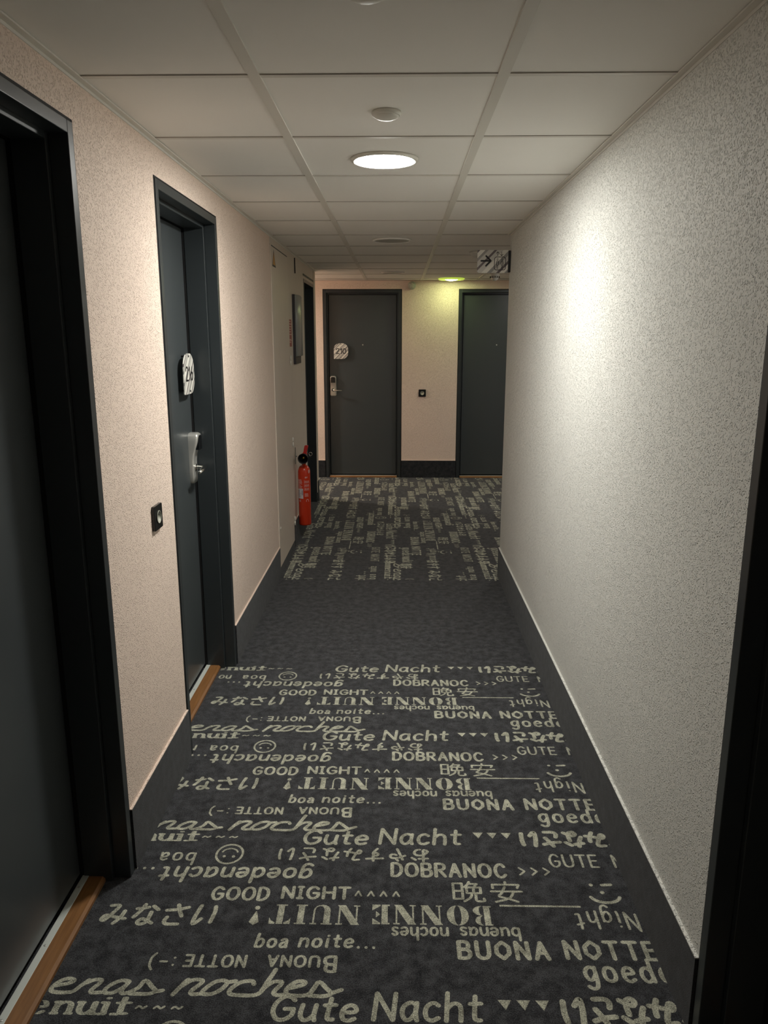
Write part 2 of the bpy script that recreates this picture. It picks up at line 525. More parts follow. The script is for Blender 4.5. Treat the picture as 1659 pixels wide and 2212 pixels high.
class Flat:
    """flat lettering: list of polygons (each a list of (u, v))"""
    def __init__(self):
        self.p = []

    def disc(self, c, wx, wy, n=8):
        self.p.append([(c[0] + wx / 2 * math.cos(2 * PI * i / n), c[1] + wy / 2 * math.sin(2 * PI * i / n)) for i in range(n)])

    def stroke(self, pts, wx, wy=None, smooth=True):
        wy = wy or wx
        k = wx / wy                    # draw with a round nib in a space squeezed in x
        q = [(a / k, b) for a, b in pts]
        def nrm(a, b):
            dx, dy = b[0] - a[0], b[1] - a[1]
            L = math.hypot(dx, dy) or 1e-9
            return (-dy / L * wy / 2, dx / L * wy / 2)
        if smooth and len(q) > 2:
            L, R = [], []
            for i in range(len(q)):
                n = nrm(q[max(i - 1, 0)], q[min(i + 1, len(q) - 1)])
                L.append((q[i][0] + n[0], q[i][1] + n[1]))
                R.append((q[i][0] - n[0], q[i][1] - n[1]))
            for i in range(len(q) - 1):
                self.p.append([(a * k, b) for a, b in (L[i], R[i], R[i + 1], L[i + 1])])
        else:
            for i in range(len(q) - 1):
                n = nrm(q[i], q[i + 1])
                a, b = q[i], q[i + 1]
                self.p.append([(x * k, y) for x, y in ((a[0] + n[0], a[1] + n[1]), (a[0] - n[0], a[1] - n[1]),
                                                      (b[0] - n[0], b[1] - n[1]), (b[0] + n[0], b[1] + n[1]))])
            for c in pts[1:-1]:
                self.disc(c, wx, wy)
        self.disc(pts[0], wx, wy)
        self.disc(pts[-1], wx, wy)

    def word(self, text, u0, u1, v0, v1, w, flip=False, wy=None, slant=0.0, gap=2.6, cap=10.0, arch=0.0, serif=False, res=4):
        """word fitted into u0..u1, baseline v0 and cap height v1"""
        adv, items = 0.0, []
        for ch in text:
            if ch == ' ':
                adv += 4.5
                continue
            wd, s = GL[ch]
            items.append((adv, s, ch, wd))
            adv += wd + gap
        tot = adv - gap
        wyy = wy or w * .92
        sx = (u1 - u0 - w) / max(tot, 0.1)
        sy = (v1 - v0 - wyy) / cap
        cu, cv = (u0 + u1) / 2, (v0 + v1) / 2
        def T(x, y):
            u = u0 + w / 2 + x * sx + slant * y * sy
            v = v0 + wyy / 2 + y * sy + arch * (1 - ((x / tot) * 2 - 1) ** 2)
            return (2 * cu - u, 2 * cv - v) if flip else (u, v)
        for ox, s, ch, wd in items:
            for sm, pts in parse(s):
                pts = [(x + ox, y) for x, y in pts]
                if sm:
                    pts = catmull(pts, res)
                self.stroke([T(*p) for p in pts], w, wyy, smooth=sm)
            if serif:
                for px, py in ((0, 0), (wd, 0), (0, 6.4)):
                    if ch in 'nuibht' and not (ch == 'u' and px == 0 and py == 0) and not (ch == 't' and py > 1) and not (ch in 'ti' and px > 0):
                        self.stroke([T(ox + px - 1.3, py), T(ox + px + 1.3, py)], w * .5, wyy, smooth=False)

    def poly(self, pts, T):
        self.p.append([T(*p) for p in pts])


def crescent(cx, cy, rx, ry, side, inner, n=10):
    """half-moon quads, side = -1 left / 1 right"""
    q = []
    for i in range(n):
        a0, a1 = -PI / 2 + PI * i / n, -PI / 2 + PI * (i + 1) / n
        o0, o1 = (cx + side * rx * math.cos(a0), cy + ry * math.sin(a0)), (cx + side * rx * math.cos(a1), cy + ry * math.sin(a1))
        i0, i1 = (cx + side * inner * math.cos(a0), cy + ry * .93 * math.sin(a0)), (cx + side * inner * math.cos(a1), cy + ry * .93 * math.sin(a1))
        q.append([o0, o1, i1, i0])
    return q


def stencil(ch):
    """fat-face stencil capitals in a 10-high box: (width, polygons)"""
    R = lambda x0, x1, y0, y1: [(x0, y0), (x1, y0), (x1, y1), (x0, y1)]
    if ch == 'I':
        return 4.6, [R(1, 3.6, 0, 10), R(0, 4.6, 0, .7), R(0, 4.6, 9.3, 10)]
    if ch == 'B':
        p = [R(.8, 3.4, 0, 10), R(0, 3.4, 0, .7), R(0, 3.4, 9.3, 10)]
        p += crescent(4.1, 7.55, 3.2, 2.45, 1, 1.0) + crescent(4.1, 2.5, 3.8, 2.5, 1, 1.2)
        return 8, p
    if ch == 'O':
        return 9.4, crescent(4.5, 5, 4.4, 5.1, -1, 1.3, 14) + crescent(4.9, 5, 4.4, 5.1, 1, 1.3, 14)
    if ch == 'N':
        return 9.4, [R(.9, 1.6, 0, 9.0), R(0, 2.6, 0, .7), [(0, 10), (3.4, 10), (9.2, 0), (5.9, 0)],
                     R(7.9, 8.6, 1.2, 10), R(6.9, 9.6, 9.3, 10)]
    if ch == 'E':
        return 7.6, [R(.8, 3.4, 0, 10), R(0, 3.4, 0, .7), R(0, 3.4, 9.3, 10),
                     [(3.9, 9.3), (7.2, 7), (7.2, 10), (3.9, 10)], [(3.9, 0), (7.4, 0), (7.4, 3), (3.9, .7)],
                     [(3.9, 5), (5.8, 3.4), (5.8, 6.6)]]
    if ch == 'U':
        p = [R(.9, 3.5, 3, 10), R(0, 4.4, 9.3, 10), R(7.2, 7.9, 3, 10), R(6.2, 8.9, 9.3, 10)]
        for i in range(8):
            a0, a1 = PI + PI * i / 8, PI + PI * (i + 1) / 8
            f = lambda a: ((4.4 + 3.5 * math.cos(a), 3 + 3.1 * math.sin(a)), (5.3 + (1.9 if math.cos(a) > 0 else 1.9) * math.cos(a), 3 + 2.4 * math.sin(a)))
            (o0, i0), (o1, i1) = f(a0), f(a1)
            p.append([o0, o1, i1, i0])
        return 8.9, p
    if ch == 'T':
        return 8.6, [R(3, 5.6, 0, 10), R(2, 6.6, 0, .7), [(0, 10), (0, 6.8), (.8, 8.2), (2.5, 9.2), (2.5, 10)],
                     [(8.6, 10), (6.1, 10), (6.1, 9.2), (7.8, 8.2), (8.6, 6.8)]]


def stencil_word(F, text, u0, u1, v0, v1, flip):
    adv, it = 0, []
    for ch in text:
        w, p = stencil(ch)
        it.append((adv, p))
        adv += w + 1.7
    sx, sy = (u1 - u0) / (adv - 1.7), (v1 - v0) / 10
    cu, cv = (u0 + u1) / 2, (v0 + v1) / 2
    def T(x, y):
        u, v = u0 + x * sx, v0 + y * sy
        return (2 * cu - u, 2 * cv - v) if flip else (u, v)
    for ox, p in it:
        for q in p:
            F.poly([(x + ox, y) for x, y in q], T)


def crop_script(F, strokes, u0, u1, x0, x1, yb, v0, sc, w):
    """freehand strokes noted in drawing units; x0..x1 maps to u0..u1, yb is the baseline"""
    for pts in strokes:
        q = [(u0 + (x - x0) / (x1 - x0) * (u1 - u0), v0 + (yb - y) * sc) for x, y in pts]
        F.stroke(catmull(q, 4), w, w * .92)


ENAS = [[(82, 128), (150, 114), (166, 100), (132, 93), (95, 108), (74, 138), (95, 156), (180, 155), (212, 126), (240, 99)],
        [(222, 118), (268, 97), (300, 97), (302, 110), (276, 142), (282, 156), (335, 154)],
        [(442, 102), (398, 99), (350, 128), (344, 154), (384, 156), (428, 128), (446, 100), (424, 146), (446, 158), (500, 132), (522, 97),
         (570, 128), (590, 146), (556, 159), (470, 158)], [(588, 148), (625, 142)]]
NOCHES = [[(698, 165), (736, 112), (752, 96)], [(722, 132), (772, 99), (816, 96), (828, 108), (786, 148), (800, 162), (846, 158)],
          [(846, 158), (854, 136), (892, 106), (938, 97), (958, 110), (934, 140), (892, 160), (846, 158)], [(956, 106), (1000, 99)],
          [(1098, 112), (1084, 98), (1030, 104), (988, 132), (984, 156), (1030, 163), (1128, 158), (1164, 102), (1196, 42)],
          [(1146, 136), (1188, 104), (1232, 98), (1238, 110), (1208, 146), (1224, 160), (1276, 156)],
          [(1276, 130), (1346, 114), (1360, 100), (1326, 95), (1288, 114), (1268, 142), (1290, 160), (1378, 158), (1410, 126), (1432, 97),
           (1478, 130), (1500, 150), (1460, 162), (1388, 160)], [(1496, 150), (1550, 132)]]
BU = [[(-60, 156), (-20, 110), (10, 45)], [(-58, 150), (-10, 160), (24, 130), (4, 108), (-30, 128)], [(24, 130), (52, 108)]]

PV, PU = 0.661, 1.95        # repeat of the carpet pattern across the rows / along the rows


def carpet_pattern(res=4):
    F = Flat()
    O = '\u304a'; YA = '\u3084'; SU = '\u3059'; MI = '\u307f'; NA = '\u306a'; SA = '\u3055'; II = '\u3044'
    w = F.word
    # row 1
    w('nuit', -.848, -.654, 2.188, 2.246, .0165, wy=.0075, gap=3.6, serif=True, res=res)
    w('bonne', .905, 1.09, 2.188, 2.246, .0145, wy=.0075, gap=2.6, serif=True, res=res)
    w('~~~', -.645, -.525, 2.198, 2.250, .006, gap=4.2, res=res)
    w('Gute', -.312, -.094, 2.178, 2.256, .0125, slant=.12, gap=3.0, res=res)
    w('Nacht', -.060, .214, 2.182, 2.270, .0125, slant=.10, gap=3.2, res=res)
    for i in range(3):
        x = .272 + i * .047
        F.p.append([(x - .017, 2.250), (x, 2.220), (x + .017, 2.250)])
    w(O + YA + SU + MI + NA + SA + II, .396, .92, 2.176, 2.266, .0155, flip=True, gap=1.6, res=res)
    # row 2
    w('bo@', -.757, -.640, 2.074, 2.134, .0085, flip=True, gap=4.2, res=res)
    w('noite', 1.0, 1.14, 2.074, 2.134, .0085, flip=True, gap=3.4, res=res)
    c = (-.535, 2.128)
    F.stroke([(c[0] + .042 * math.cos(a * PI / 16), c[1] + .046 * math.sin(a * PI / 16)) for a in range(33)], .0075)
    F.stroke([(c[0] + .025 * math.cos(a * PI / 12), c[1] + .004 + .022 * math.sin(a * PI / 12)) for a in range(1, 12)], .006)
    for s in (-1, 1):
        F.disc((c[0] + s * .015, c[1] - .012), .011, .012)
    w(O + YA + SU + MI + NA + SA + II, -.388, .108, 2.098, 2.166, .0092, flip=True, gap=2.6, res=res)
    w('GUTE', .483, .640, 2.083, 2.146, .0078, gap=4.0, res=res)
    w('NACHT', .684, .878, 2.083, 2.146, .0078, gap=4.0, res=res)
    # row 3
    w('goedenacht', -.730, -.256, 1.997, 2.068, .0115, flip=True, slant=.1, gap=3.4, res=res)
    for i in range(3):
        F.disc((-.812 + i * .026, 2.056), .011, .012)
    w('DOBRANOC', -.018, .344, 2.030, 2.098, .0115, gap=4.2, res=res)
    w('>>>', .380, .478, 2.0365, 2.098, .007, gap=6.0, res=res)
    # row 4
    w('GOOD', -.551, -.376, 1.921, 1.980, .0105, gap=4.0, res=res)
    w('NIGHT', -.342, -.134, 1.930, 1.986, .0105, gap=3.8, res=res)
    w('^^^^', -.124, .012, 1.938, 2.008, .006, gap=4.4, res=res)
    w('\u665a\u5b89', .164, .382, 1.925, 2.018, .0085, gap=2.2, res=res)
    F.disc((.590, 2.006), .013, .013)
    F.stroke([(.622, 2.006), (.650, 2.008)], .011, smooth=False)
    F.disc((.616, 1.974), .014, .014)
    F.stroke([(.620 + .044 * math.cos(a * PI / 12), 1.962 + .030 * math.sin(a * PI / 12)) for a in range(13, 24)], .011)
    # row 5
    w(MI + NA + SA + II, -.850, -.508, 1.818, 1.908, .0125, gap=2.2, slant=.08, res=res)
    w(O + YA + SU, .85, 1.06, 1.818, 1.908, .0125, gap=2.2, res=res)
    F.disc((-.402, 1.893), .016, .016)
    F.p.append([(-.404, 1.880), (-.418, 1.838), (-.404, 1.826), (-.390, 1.838), (-.401, 1.880)])
    stencil_word(F, 'NUIT', -.362, -.104, 1.832, 1.908, True)
    stencil_word(F, 'BONNE', -.070, .276, 1.836, 1.912, True)
    F.p.append([(.302, 1.911), (.538, 1.911), (.538, 1.918), (.302, 1.918)])
    # row 6
    w('noches', -.013, .148, 1.779, 1.829, .0078, flip=True, gap=3.2, res=res)
    w('buenas', .178, .348, 1.782, 1.832, .0078, flip=True, gap=3.0, res=res)
    w('Night', .511, .690, 1.820, 1.890, .0078, flip=True, gap=4.4, arch=-.012, res=res)
    w('Good', .72, .88, 1.820, 1.890, .0078, flip=True, gap=4.0, res=res)
    # row 7
    w('bo@', -.388, -.294, 1.744, 1.796, .0088, slant=.1, gap=4.0, res=res)
    w('noite', -.268, -.116, 1.747, 1.799, .0088, slant=.1, gap=4.0, res=res)
    for i in range(3):
        F.disc((-.102 + i * .021, 1.751), .009, .010)
    w('BUQNA', .165, .416, 1.714, 1.782, .0125, gap=5.2, res=res)
    w('NQTTE', .454, .708, 1.718, 1.788, .0125, gap=5.0, res=res)
    # row 8
    w('NOTTE', -.564, -.396, 1.676, 1.720, .0082, flip=True, gap=4.4, res=res)
    w('UQNA'.replace('Q', 'O'), -.343, -.200, 1.680, 1.722, .0082, flip=True, gap=4.4, res=res)
    w('B', -.192, -.155, 1.664, 1.722, .0105, flip=True, res=res)
    w(':-)', -.656, -.584, 1.664, 1.724, .007, flip=True, gap=4.0, res=res)
    w('goede', .488, .722, 1.646, 1.724, .0115, gap=4.4, res=res)
    w('nacht', .745, .905, 1.646, 1.724, .0115, gap=4.4, res=res)
    w('\u665a\u5b89', .93, 1.06, 1.63, 1.72, .0105, gap=2.2, res=res)
    # row 9
    crop_script(F, ENAS, -.880, -.592, 68, 625, 160, 1.590, .00066, .0125)
    crop_script(F, NOCHES, -.564, -.138, 695, 1550, 162, 1.592, .00067, .0128)
    crop_script(F, BU, .925, 1.055, -60, 60, 160, 1.590, .00066, .0128)
    return F.p


def plate_text(text, x0, x1, z0, z1, w, gap=2.2):
    F = Flat()
    F.word(text, x0, x1, z0, z1, w, gap=gap, res=6)
    return F.p


def raised(mb, polys, y, t, mi=0):
    """thin raised print on a face that looks towards -y"""
    for i, p in enumerate(polys):
        a = sum(p[j][0] * p[(j + 1) % len(p)][1] - p[(j + 1) % len(p)][0] * p[j][1] for j in range(len(p)))
        if a < 0:
            p = p[::-1]
        mb.prism(p, y - t - .00001 * (i % 9), y, mi)


# ------------------------------------------------------------------ FLOOR with its woven lettering
def build_floor():
    v, f, mi = [], [], []
    for x0, x1, y0, y1 in ((XL - .25, XR + .25, YBACK, YR), (XW, XE, YR - .2, YF + .3)):
        o = len(v)
        v += [(x0, y0, 0), (x1, y0, 0), (x1, y1, 0), (x0, y1, 0)]
        f.append((o, o + 1, o + 2, o + 3))
        mi.append(0)
    # avoid coincident faces: second sheet a hair lower
    for i in range(4, 8):
        v[i] = (v[i][0], v[i][1], -0.0004)

    def put(polys, fn, keep):
        for i, p in enumerate(polys):
            q = [fn(a, b) for a, b in p]
            if not keep(q):
                continue
            a = sum(q[j][0] * q[(j + 1) % len(q)][1] - q[(j + 1) % len(q)][0] * q[j][1] for j in range(len(q)))
            if a < 0:
                q = q[::-1]
            o = len(v)
            z = .00015 + (i * 17 % 211) * .0000012
            v.extend((x, y, z) for x, y in q)
            f.append(tuple(range(o, o + len(q))))
            mi.append(1)

    near = carpet_pattern(5)
    k1 = lambda q: min(p[0] for p in q) > XL - .068 and max(p[0] for p in q) < XR + .02 and max(p[1] for p in q) < 3.60
    for k in range(-4, 3):
        for s in (-PU, 0.0):
            put(near, lambda a, b: (a + s, b + k * PV), k1)
    far = carpet_pattern(3)
    PVF = 0.698
    def k2(q):
        y0, y1 = min(p[1] for p in q), max(p[1] for p in q)
        x0, x1 = min(p[0] for p in q), max(p[0] for p in q)
        if y0 < 4.975 or y1 > YF + .02 or x0 < -2.6 or x1 > 2.7:
            return False
        if y0 < YR and (x0 < XL - .02 or x1 > XR + .05):
            return False
        return not (x0 < XL - .02 and y0 < YL)
    for m in range(-3, 5):
        for s in range(-2, 2):
            put(far, lambda a, b: (-.80 + (b - 2.178) * PVF / PV + m * PVF, 6.307 - (a + s * PU)), k2)
    me = bpy.data.meshes.new('floor')
    me.from_pydata(v, [], f)
    me.materials.append(M['carpet'])
    me.materials.append(M['letter'])
    me.polygons.foreach_set('material_index', mi)
    me.update()
    o = bpy.data.objects.new('floor', me)
    S.collection.objects.link(o)
    tag(o, 'charcoal carpet woven with pale good-night greetings in many languages', 'floor', kind='structure')


build_floor()

# ------------------------------------------------------------------ WALLS
DW, DH = 0.8925, 2.147          # outer size of a door frame
D1Y, D2Y = 1.1603, 2.6970       # near edges of the two left doors
DRY = 1.509                     # far edge of the door in the right wall
DEY0, DEY1 = 6.795, 7.560       # opening at the end of the left wall
T = 0.24                        # wall thickness


def left_wall():
    b = MB()
    x0, x1 = XL - T, XL
    b.box(x0, x1, YBACK, D1Y, 0, HC)
    b.box(x0, x1, D1Y, D1Y + DW, DH, HC)
    b.box(x0, x1, D1Y + DW, D2Y, 0, HC)
    b.box(x0, x1, D2Y, D2Y + DW, DH, HC)
    b.box(x0, x1, D2Y + DW, 5.052, 0, HC)
    b.box(x0, x1, 5.052, DEY0, 0, HC, 1)
    b.box(x0, x1, DEY0, DEY1, 2.119, HC, 1)
    b.box(x0, x1, DEY1, YL, 0, HC, 1)
    b.box(XW, x0, YL - T, YL, 0, HC, 0)
    o = b.build('wall_left', [M['wall_pink'], M['greige']])
    tag(o, 'pale peach stippled wall on the left with three dark doors', 'wall', kind='structure')


left_wall()
b = MB()
b.box(XR, XR + T, YBACK, DRY - DW, 0, HC)
b.box(XR, XR + T, DRY - DW, DRY, DH, HC)
b.box(XR, XR + T, DRY, YR, 0, HC)
b.box(XR + T, XE, YR - T, YR, 0, HC)
tag(b.build('wall_right', M['wall_white']), 'off-white stippled wall on the right ending at an open corner', 'wall', kind='structure')

F210, F2ND = -0.8616, 0.6829
FDW, FDH = 0.9024, 2.163
b = MB()
b.box(XW, F210, YF, YF + T, 0, HC)
b.box(F210, F210 + FDW, YF, YF + T, FDH, HC)
b.box(F210 + FDW, F2ND, YF, YF + T, 0, HC)
b.box(F2ND, F2ND + FDW, YF, YF + T, FDH, HC)
b.box(F2ND + FDW, XE, YF, YF + T, 0, HC)
tag(b.build('wall_far', M['wall_pink']), 'peach wall closing the corridor with two dark doors', 'wall', kind='structure')
b = MB()
b.box(XL - T, XR + T, YBACK - .1, YBACK, 0, HC)
tag(b.build('wall_back', M['wall_pink']), 'peach wall closing the corridor behind the viewpoint', 'wall', kind='structure')
b = MB()
b.box(XW - .1, XW, YL - T, YF + T, 0, HC)
tag(b.build('wall_west', M['wall_pink']), 'peach wall at the left end of the cross corridor', 'wall', kind='structure')
b = MB()
b.box(XE, XE + .1, YR - T, YF + T, 0, HC)
tag(b.build('wall_east', M['wall_pink']), 'peach wall at the right end of the lift lobby', 'wall', kind='structure')


# ------------------------------------------------------------------ BASEBOARDS (carpet skirting)
def skirt(b, ax, face, a0, a1, side):
    """strip on the wall plane; ax 'x' = runs along y on plane x=face, side = +1/-1 into the room"""
    t = .009
    lo, hi = sorted((face, face + side * t))
    if ax == 'x':
        b.box(lo, hi, a0, a1, 0, BB)
        b.box(lo, hi - .001 if side > 0 else hi, a0, a1, BB, BB + .003, 1)
    else:
        b.box(a0, a1, lo, hi, 0, BB)
        b.box(a0, a1, lo, hi, BB, BB + .003, 1)


b = MB()
b.box(XL, XL + .006, 5.052, 5.820, 0, .054)
for a0, a1 in ((YBACK, D1Y), (D1Y + DW, D2Y), (D2Y + DW, 5.052), (5.820, DEY0), (DEY1 + .02, YL + .009)):
    skirt(b, 'x', XL, a0, a1, 1)
skirt(b, 'y', YL, XW, XL + .009, 1)
tag(b.build('baseboard_left', [M['skirt'], M['wall_pink']]), 'charcoal carpet skirting along the left wall', 'baseboard', kind='structure')
b = MB()
for a0, a1 in ((YBACK, DRY - DW), (DRY, YR + .009)):
    skirt(b, 'x', XR, a0, a1, -1)
skirt(b, 'y', YR, XR - .009, XE, 1)
tag(b.build('baseboard_right', [M['skirt'], M['wall_white']]), 'charcoal carpet skirting along the right wall', 'baseboard', kind='structure')
b = MB()
for a0, a1 in ((XW, F210), (F210 + FDW, F2ND), (F2ND + FDW, XE)):
    skirt(b, 'y', YF, a0, a1, -1)
tag(b.build('baseboard_far', [M['skirt'], M['wall_pink']]), 'charcoal carpet skirting along the far wall', 'baseboard', kind='structure')

# ------------------------------------------------------------------ CEILING
GX = [-0.3626, 0.2598]          # main bars
GY0, TS = 2.0952, 0.6


def build_ceiling():
    b = MB()
    xs = [XL - .1] + GX + [XR + .1]
    wide = [XW - .1, -2.85, -2.24, -1.62, -0.99] + GX + [0.882, 1.504, 2.126, 2.75, XE + .1]
    ys = [YBACK - .1] + [GY0 + TS * i for i in range(-8, 13)]
    ys = [y for y in ys if y < YF + .2]
    rnd = random.Random(3)
    for j in range(len(ys)):
        y0, y1 = ys[j], (ys[j + 1] if j + 1 < len(ys) else YF + .2)
        cols = wide if y1 > YR + .05 else xs
        for i in range(len(cols) - 1):
            x0, x1 = cols[i] + .004, cols[i + 1] - .004
            dz = [rnd.uniform(0, .0012) for _ in range(4)]
            z = HC + .0026
            vs = [(x0, y0 + .004, z + dz[0]), (x1, y0 + .004, z + dz[1]), (x1, y1 - .004, z + dz[2]), (x0, y1 - .004, z + dz[3])]
            vs += [(p[0], p[1], HC + .03) for p in vs]
            b.add(vs, [(3, 2, 1, 0), (4, 5, 6, 7), (0, 1, 5, 4), (1, 2, 6, 5), (2, 3, 7, 6), (3, 0, 4, 7)])
    b.box(XW - .1, XE + .1, YBACK - .1, YF + .3, HC + .03, HC + .06)
    c = b.build('ceiling', M['tile'])
    tag(c, 'white suspended ceiling of square tiles', 'ceiling', kind='structure')
    g = MB()
    for x in GX:
        g.box(x - .0145, x + .0145, YBACK, YF, HC - .0012, HC + .0035)
    for x in wide[1:5] + wide[7:-1]:
        g.box(x - .0145, x + .0145, (YL if x < 0 else YR), YF, HC - .0012, HC + .0035)
    for y in ys[1:]:
        x0, x1 = (XW, XE) if y > YL else ((XL, XE) if y > YR else (XL, XR))
        g.box(x0, x1, y - .010, y + .010, HC + .0006, HC + .0032)
        g.box(x0, x1, y - .0112, y - .010, HC + .0002, HC + .0032, 1)
    g.build('ceiling_grid', [M['tbar'], M['seam']], c)


build_ceiling()


def angle_trim(b, x, y0, y1, side):
    lo, hi = sorted((x, x + side * .019))
    b.box(lo, hi, y0, y1, HC - .0025, HC + .002)
    lo, hi = sorted((x, x + side * .0025))
    b.box(lo, hi, y0, y1, HC - .010, HC - .0025)


b = MB()
angle_trim(b, XL, YBACK, YL, 1)
tag(b.build('trim_1', M['tbar']), 'grey-white metal angle between ceiling and left wall', 'ceiling trim', kind='structure')
b = MB()
angle_trim(b, XR, YBACK, YR, -1)
tag(b.build('trim_2', M['tbar']), 'grey-white metal angle between ceiling and right wall', 'ceiling trim', kind='structure')


# ------------------------------------------------------------------ DOORS
def make_lock(parent, cx, y, cz, lever_dir):
    """card lock; local frame: x to the right, y into the wall, face of the leaf at y"""
    prof = [(-.120, .024, .014), (-.117, .031, .018), (-.105, .0375, .019), (-.06, .0385, .019), (-.015, .0375, .020), (.015, .0365, .024),
            (.045, .0370, .033), (.075, .0375, .043), (.098, .0365, .046), (.108, .031, .044), (.114, .020, .036)]
    b = MB()
    rings = []
    for z, hw, d in prof:
        o = len(b.v)
        ring = []
        for i in range(13):
            a = PI * i / 12
            ring.append((cx - hw * math.copysign(abs(math.cos(a)) ** .45, math.cos(a)), y - d * (abs(math.sin(a)) ** .22), cz + z))
        b.v += ring
        rings.append(o)
    for k in range(len(prof) - 1):
        for i in range(12):
            b.f.append((rings[k] + i, rings[k] + i + 1, rings[k + 1] + i + 1, rings[k + 1] + i))
            b.mi.append(0)
            b.sm.append(True)
    b.f.append(tuple(rings[0] + i for i in range(13)))
    b.f.append(tuple(rings[-1] + i for i in range(12, -1, -1)))
    b.mi += [0, 0]
    b.sm += [False, False]
    lk = b.build('lock_housing', M['steel'], parent)
    r = MB()
    pts = [(x, z) for x, z in rrect(cx, cz + .070, .050, .066, (.004, .004, .014, .014))]
    r.prism(pts, y - .0475, y - .030)
    rd = r.build('card_reader', M['glossblack'], lk, bevel=.0015)
    rd['label'] = 'glossy black card reader'
    h = MB()
    zl = cz - .048
    h.tube([(cx, y - .016, zl), (cx, y - .030, zl), (cx, y - .050, zl), (cx + lever_dir * .006, y - .060, zl),
            (cx + lever_dir * .02, y - .064, zl - .001), (cx + lever_dir * .06, y - .064, zl - .004), (cx + lever_dir * .105, y - .062, zl - .007)],
           [.0115, .0105, .0105, .0105, .0105, .0095, .0080], 14)
    h.lathe([(.0175, -.022), (.0175, -.014)], (cx, y, zl), 20, 'y')
    h.build('lever_handle', M['chrome'], lk)


def make_plate(parent, text, cx, y, cz, w, h, square_left):
    """number plate standing off the leaf on two pins; one corner left square"""
    e = empty('number_plate')
    e.parent = parent
    e.location = (cx, y, cz)
    r = .40 * w
    rs = (.003, r, r, r) if square_left else (r, .003, r, r)
    b = MB()
    b.prism(rrect(0, 0, w, h, rs), -.032, -.027)
    b.build('plate', M['plate'], e)
    p = MB()
    for z in (h * .43, -h * .43):
        p.lathe([(.0045, -.0345), (.0045, 0.0)], (0, 0, z), 12, 'y', smooth=False)
    p.build('fixing_pins', M['ink'], e)
    t = MB()
    raised(t, plate_text(text, -w * .36, w * .36, -h * .185, h * .185, w * .054), -.0321, .0006)
    t.build('digits', M['ink'], e)


def make_door(name, label, loc, rz, w, h, handle_right, number, leaf_y=.142, threshold=True, hardware=True):
    """local frame: x runs right along the wall, y into the wall, origin at the outer left corner of the frame"""
    d = empty(name, loc, rz)
    tag(d, label, 'door', kind='structure')
    e, fo, fi = .008, .040, .057
    b = MB()
    # black strip for joint plus shadow at the plaster, outer casing, inner rebate
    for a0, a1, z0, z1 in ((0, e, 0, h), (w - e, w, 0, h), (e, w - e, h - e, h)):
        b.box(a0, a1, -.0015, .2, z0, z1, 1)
    b.box(e, fo, -.004, .046, 0, h - e)
    b.box(w - fo, w - e, -.004, .046, 0, h - e)
    b.box(fo, w - fo, -.004, .046, h - fo, h - e)
    ye = leaf_y - .009
    b.box(e, fi, .046, ye, 0, h - e)
    b.box(w - fi, w - e, .046, ye, 0, h - e)
    b.box(fi, w - fi, .046, ye, h - fi, h - e)
    b.box(e, fi - .002, ye, leaf_y + .045, 0, h - e, 1)
    b.box(w - fi + .002, w - e, ye, leaf_y + .045, 0, h - e, 1)
    b.box(fi, w - fi, ye, leaf_y + .045, h - fi + .002, h - e, 1)
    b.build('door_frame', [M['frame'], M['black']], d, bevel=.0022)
    lf = MB()
    g = .0065
    lf.box(fi + g, w - fi - g, leaf_y, leaf_y + .04, .030, h - fi - .004)
    leaf = lf.build('door_leaf', M['leaf'], d, bevel=.0015)
    k = MB()
    k.box(fi - .002, w - fi + .002, leaf_y + .045, leaf_y + .05, 0, h - fi + .002)  # black sheet added behind the leaf so no light leaks through
    k.build('leaf_backing', M['black'], d)
    if threshold:
        t = empty('threshold')
        t.parent = d
        y0, y1, y2 = leaf_y - .074, leaf_y - .024, leaf_y - .004
        tw = MB()
        tw.prism([(y0, 0), (y1, 0), (y1, .017), (y0 + .008, .017), (y0, .010)], fi - .004, w - fi + .004, axis='x')
        tw.build('wood_strip', M['wood'], t)
        ta = MB()
        ta.box(fi - .004, w - fi + .004, y1, y2, 0, .0185)
        al = ta.build('metal_strip', M['alu'], t, bevel=.001)
        for q in (.12, .37, .63, .88):
            s = MB()
            s.lathe([(.0038, 0), (.0038, .0006), (.0018, .0007)], (w * q, (y1 + y2) / 2, .0185), 12)
            s.build('screw', M['steel'], al)
    if hardware:
        hx = w - fi - g - .044 if handle_right else fi + g + .040
        s = -1 if handle_right else 1
        make_lock(leaf, hx, leaf_y, 1.078, s)
        ph = MB()
        ph.lathe([(.0075, 0), (.0075, -.003), (.0045, -.0045), (.0, -.0046)], (w / 2, leaf_y, 1.545), 18, 'y')
        ph.build('peephole', M['steel'], leaf)
    if number:
        px = (w - .1765) if handle_right else .200
        pz = 1.4625 if handle_right else 1.475
        make_plate(leaf, number, px, leaf_y, pz, .166, .176, True)
    return d


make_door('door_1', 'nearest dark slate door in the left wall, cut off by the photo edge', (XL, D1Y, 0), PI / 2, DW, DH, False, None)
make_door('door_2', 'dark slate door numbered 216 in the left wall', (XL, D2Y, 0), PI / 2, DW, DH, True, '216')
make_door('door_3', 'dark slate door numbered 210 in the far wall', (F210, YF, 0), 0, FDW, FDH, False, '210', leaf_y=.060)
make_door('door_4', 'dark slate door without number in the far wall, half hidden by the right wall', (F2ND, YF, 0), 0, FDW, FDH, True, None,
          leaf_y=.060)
make_door('door_5', 'black-looking door frame at the right photo edge in the near right wall', (XR, DRY, 0), -PI / 2, DW, DH, True, None)

